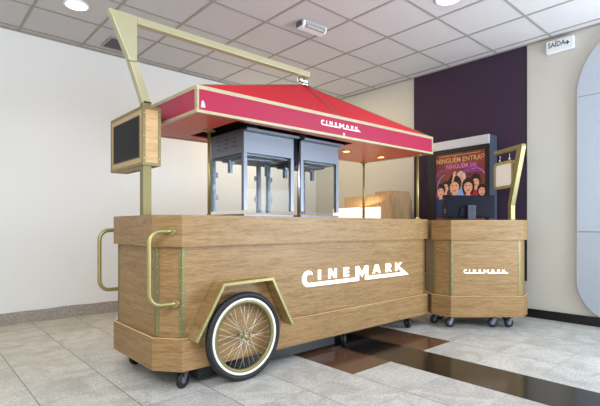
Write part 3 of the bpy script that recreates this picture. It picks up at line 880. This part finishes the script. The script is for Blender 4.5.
def poster_mat():
    m, nt, b = new_mat('printed_red_brown_poster')
    N = nt.nodes; L = nt.links
    tc = N.new('ShaderNodeTexCoord'); n = N.new('ShaderNodeTexNoise'); n.inputs['Scale'].default_value = 3; n.inputs['Detail'].default_value = 3
    L.new(tc.outputs['Object'], n.inputs['Vector'])
    c = N.new('ShaderNodeValToRGB'); L.new(n.outputs['Fac'], c.inputs[0])
    c.color_ramp.elements[0].position = .35; c.color_ramp.elements[0].color = lin((92, 36, 34))
    c.color_ramp.elements[1].position = .65; c.color_ramp.elements[1].color = lin((146, 62, 50))
    L.new(c.outputs[0], b.inputs['Base Color']); b.inputs['Roughness'].default_value = .3
    L.new(c.outputs[0], b.inputs['Emission Color']); b.inputs['Emission Strength'].default_value = .35
    return m
po = MB().box(FI[0], FI[1], .010, .0215, FI[2], FI[3]).build('poster', poster_mat(), pb)
def ink(name, rgb, e=.35): return plain(name, rgb, rough=.4, emit=e)
I_gold, I_pink, I_skin = ink('ink_gold', (214, 160, 96)), ink('ink_pink', (206, 120, 176)), ink('ink_skin', (222, 158, 122))
I_hair, I_navy, I_red, I_white = ink('ink_dark_hair', (44, 24, 24)), ink('ink_navy', (44, 50, 84)), ink('ink_red', (176, 30, 48)), ink('ink_white', (222, 210, 214))
I_viol, I_blue, I_pale = ink('ink_violet', (150, 70, 190)), ink('ink_blue', (130, 160, 210)), ink('ink_pale', (214, 176, 150))
pcx = (FI[0] + FI[1]) / 2; pw = FI[1] - FI[0]
text_obj('lettering', 'NINGUÉM ENTRA', .088, I_gold, po, (pcx - .025, .0092, 1.895), sx=.88, spacing=1.02, bold=.001)
text_obj('lettering', 'NINGUÉM SAI', .080, I_pink, po, (pcx + .02, .0092, 1.815), sx=.86, bold=.001)
# small caption strips
cs = MB(); cs.box(pcx - .30, pcx + .28, .0085, .0095, 1.955, 1.962); cs.build('caption_line', I_gold, po)
cs = MB(); cs.box(pcx + .07, pcx + .22, .0085, .0095, 1.752, 1.764); cs.box(pcx + .05, pcx + .30, .0085, .0095, 1.728, 1.736); cs.build('caption_line', I_viol, po)
hd_ = MB(); lring(hd_, [(.018, -.0005), (.023, -.0005), (.023, .0005), (.018, .0005)], (pcx + .31, .0092, 1.91), 20)
hd_.build('ring_mark', I_pale, po)
# neon heart swirl behind the people
def swirl(cx_, cz_, rx, rz, a0, a1, mat, y=.0093, wv=.007):
    m = MB(); m.tube([(cx_ + rx * math.cos(R(a0 + (a1 - a0) * i / 24)), y + .002, cz_ + rz * math.sin(R(a0 + (a1 - a0) * i / 24))) for i in range(25)], [.002 + wv * .5 * math.sin(math.pi * i / 24) for i in range(25)], 6)
    m.build('neon_swirl', mat, po)
swirl(pcx - .22, 1.56, .16, .22, 60, 230, I_viol); swirl(pcx + .18, 1.59, .19, .20, 10, 190, I_viol)
swirl(pcx - .20, 1.53, .12, .19, 90, 240, I_blue); swirl(pcx + .20, 1.57, .17, .20, -30, 130, I_pink)
def person(cx_, cz_, s, hair, top, y=.0088, longhair=False, arms=False):
    f = [(cx_ + s * .047 * math.cos(R(t)), cz_ - s * .006 + s * (.050 if math.sin(R(t)) > 0 else .062) * math.sin(R(t))) for t in range(0, 360, 20)]
    hcol = MB(); ext = .035 if longhair else 0
    hcol.prism([(cx_ + s * .070 * math.cos(R(t)), cz_ + s * (.026 if not longhair else .008) + s * (.080 + (ext if math.sin(R(t)) < 0 else 0)) * math.sin(R(t))) for t in range(0, 360, 20)], y - .0003, .0099, 'y')
    hcol.build('figure_hair', hair, po)
    b = MB(); b.prism([(cx_ - s * .12, cz_ - s * .34), (cx_ + s * .12, cz_ - s * .34), (cx_ + s * .13, cz_ - s * .14), (cx_ + s * .09, cz_ - s * .095), (cx_ + s * .02, cz_ - s * .075), (cx_ - s * .02, cz_ - s * .075), (cx_ - s * .09, cz_ - s * .095), (cx_ - s * .13, cz_ - s * .14)], y - .0005, .0099, 'y')
    b.build('figure_clothes', top, po)
    fc = MB(); fc.prism(f, y - .0008, .0099, 'y')
    fc.prism([(cx_ - s * .022, cz_ - s * .10), (cx_ + s * .022, cz_ - s * .10), (cx_ + s * .022, cz_ - s * .04), (cx_ - s * .022, cz_ - s * .04)], y - .0007, .0099, 'y')
    if arms: fc.prism([(cx_ - s * .10, cz_ - s * .24), (cx_ + s * .10, cz_ - s * .19), (cx_ + s * .10, cz_ - s * .15), (cx_ - s * .10, cz_ - s * .20)], y - .0009, .0099, 'y')
    fc.build('figure_skin', I_skin, po)
    ey = MB()
    for dx in (-.019, .019): ey.prism([(cx_ + s * (dx - .008), cz_ + s * .006), (cx_ + s * (dx + .008), cz_ + s * .006), (cx_ + s * (dx + .008), cz_ + s * .014), (cx_ + s * (dx - .008), cz_ + s * .014)], y - .0011, y - .0007, 'y')
    ey.prism([(cx_ - s * .016, cz_ - s * .034), (cx_ + s * .016, cz_ - s * .034), (cx_ + s * .010, cz_ - s * .042), (cx_ - s * .010, cz_ - s * .042)], y - .0011, y - .0007, 'y')
    ey.build('figure_features', I_hair, po)
person(pcx + .02, 1.65, 0.95, I_pale, I_blue, y=.0096)
person(pcx - .20, 1.56, 0.95, I_hair, I_hair, y=.0094, longhair=True); person(pcx + .22, 1.60, 0.95, I_hair, I_red, y=.0094)
person(pcx - .27, 1.51, 1.01, I_hair, I_navy, y=.0088); person(pcx + .30, 1.49, 0.90, I_hair, I_white, y=.0088, longhair=True)
person(pcx + .12, 1.55, 1.23, I_hair, I_red, y=.0082, longhair=True); person(pcx - .07, 1.56, 1.40, I_hair, I_hair, y=.0078, arms=True)
hnd = MB(); hnd.tube([(pcx - .10, .0098, 1.62), (pcx - .08, .0098, 1.68), (pcx - .065, .0098, 1.715)], [.012, .012, .018], 8)
for a_ in (-50, -20, 5, 30): hnd.tube([(pcx - .065, .0098, 1.715), (pcx - .065 + .04 * math.sin(R(a_)), .0098, 1.715 + .04 * math.cos(R(a_)))], .005, 6)
hnd.build('figure_skin', I_skin, po)
MB().box(FI[0], FI[1], .0035, .0045, FI[2], FI[3]).build('glass_pane', 'glass', pb)

# ------------------------------------------------------------------ counter in the back corner
ct = thing('reception_desk', 'oak desk with a bright white front panel behind the cart in the far corner', 'desk', (5.0, 3.9, 0))
MB().box(-.25, .20, -.40, .43, 0, 1.478, bev=.003).build('desk_box', 'wood_up', ct)
MB().box(-.15, .19, -.39, -.05, 1.4785, 1.535, bev=.003).build('raised_top', 'wood_up', ct)
MB().box(.2005, .31, -.34, .20, 0, 1.43, bev=.003).build('side_panel', 'wood_up', ct)
MB().box(-.285, -.2505, -.235, .62, .1, 1.318, bev=.003).build('front_panel', plain('white_glow_front', (252, 250, 244), rough=.4, emit=.55), ct, 'bright white front panel')  # slight emission stands in for lamp light on the white panel
l = bpy.data.lights.new('desk_strip', 'AREA'); l.shape = 'RECTANGLE'; l.size = .6; l.size_y = .03; l.energy = .9; l.color = (1, .72, .38)
o = bpy.data.objects.new('desk_strip', l); COL.objects.link(o); o.parent = ct; o.location = (-.30, .05, 1.325); o.rotation_euler = (R(180), R(10), R(90))
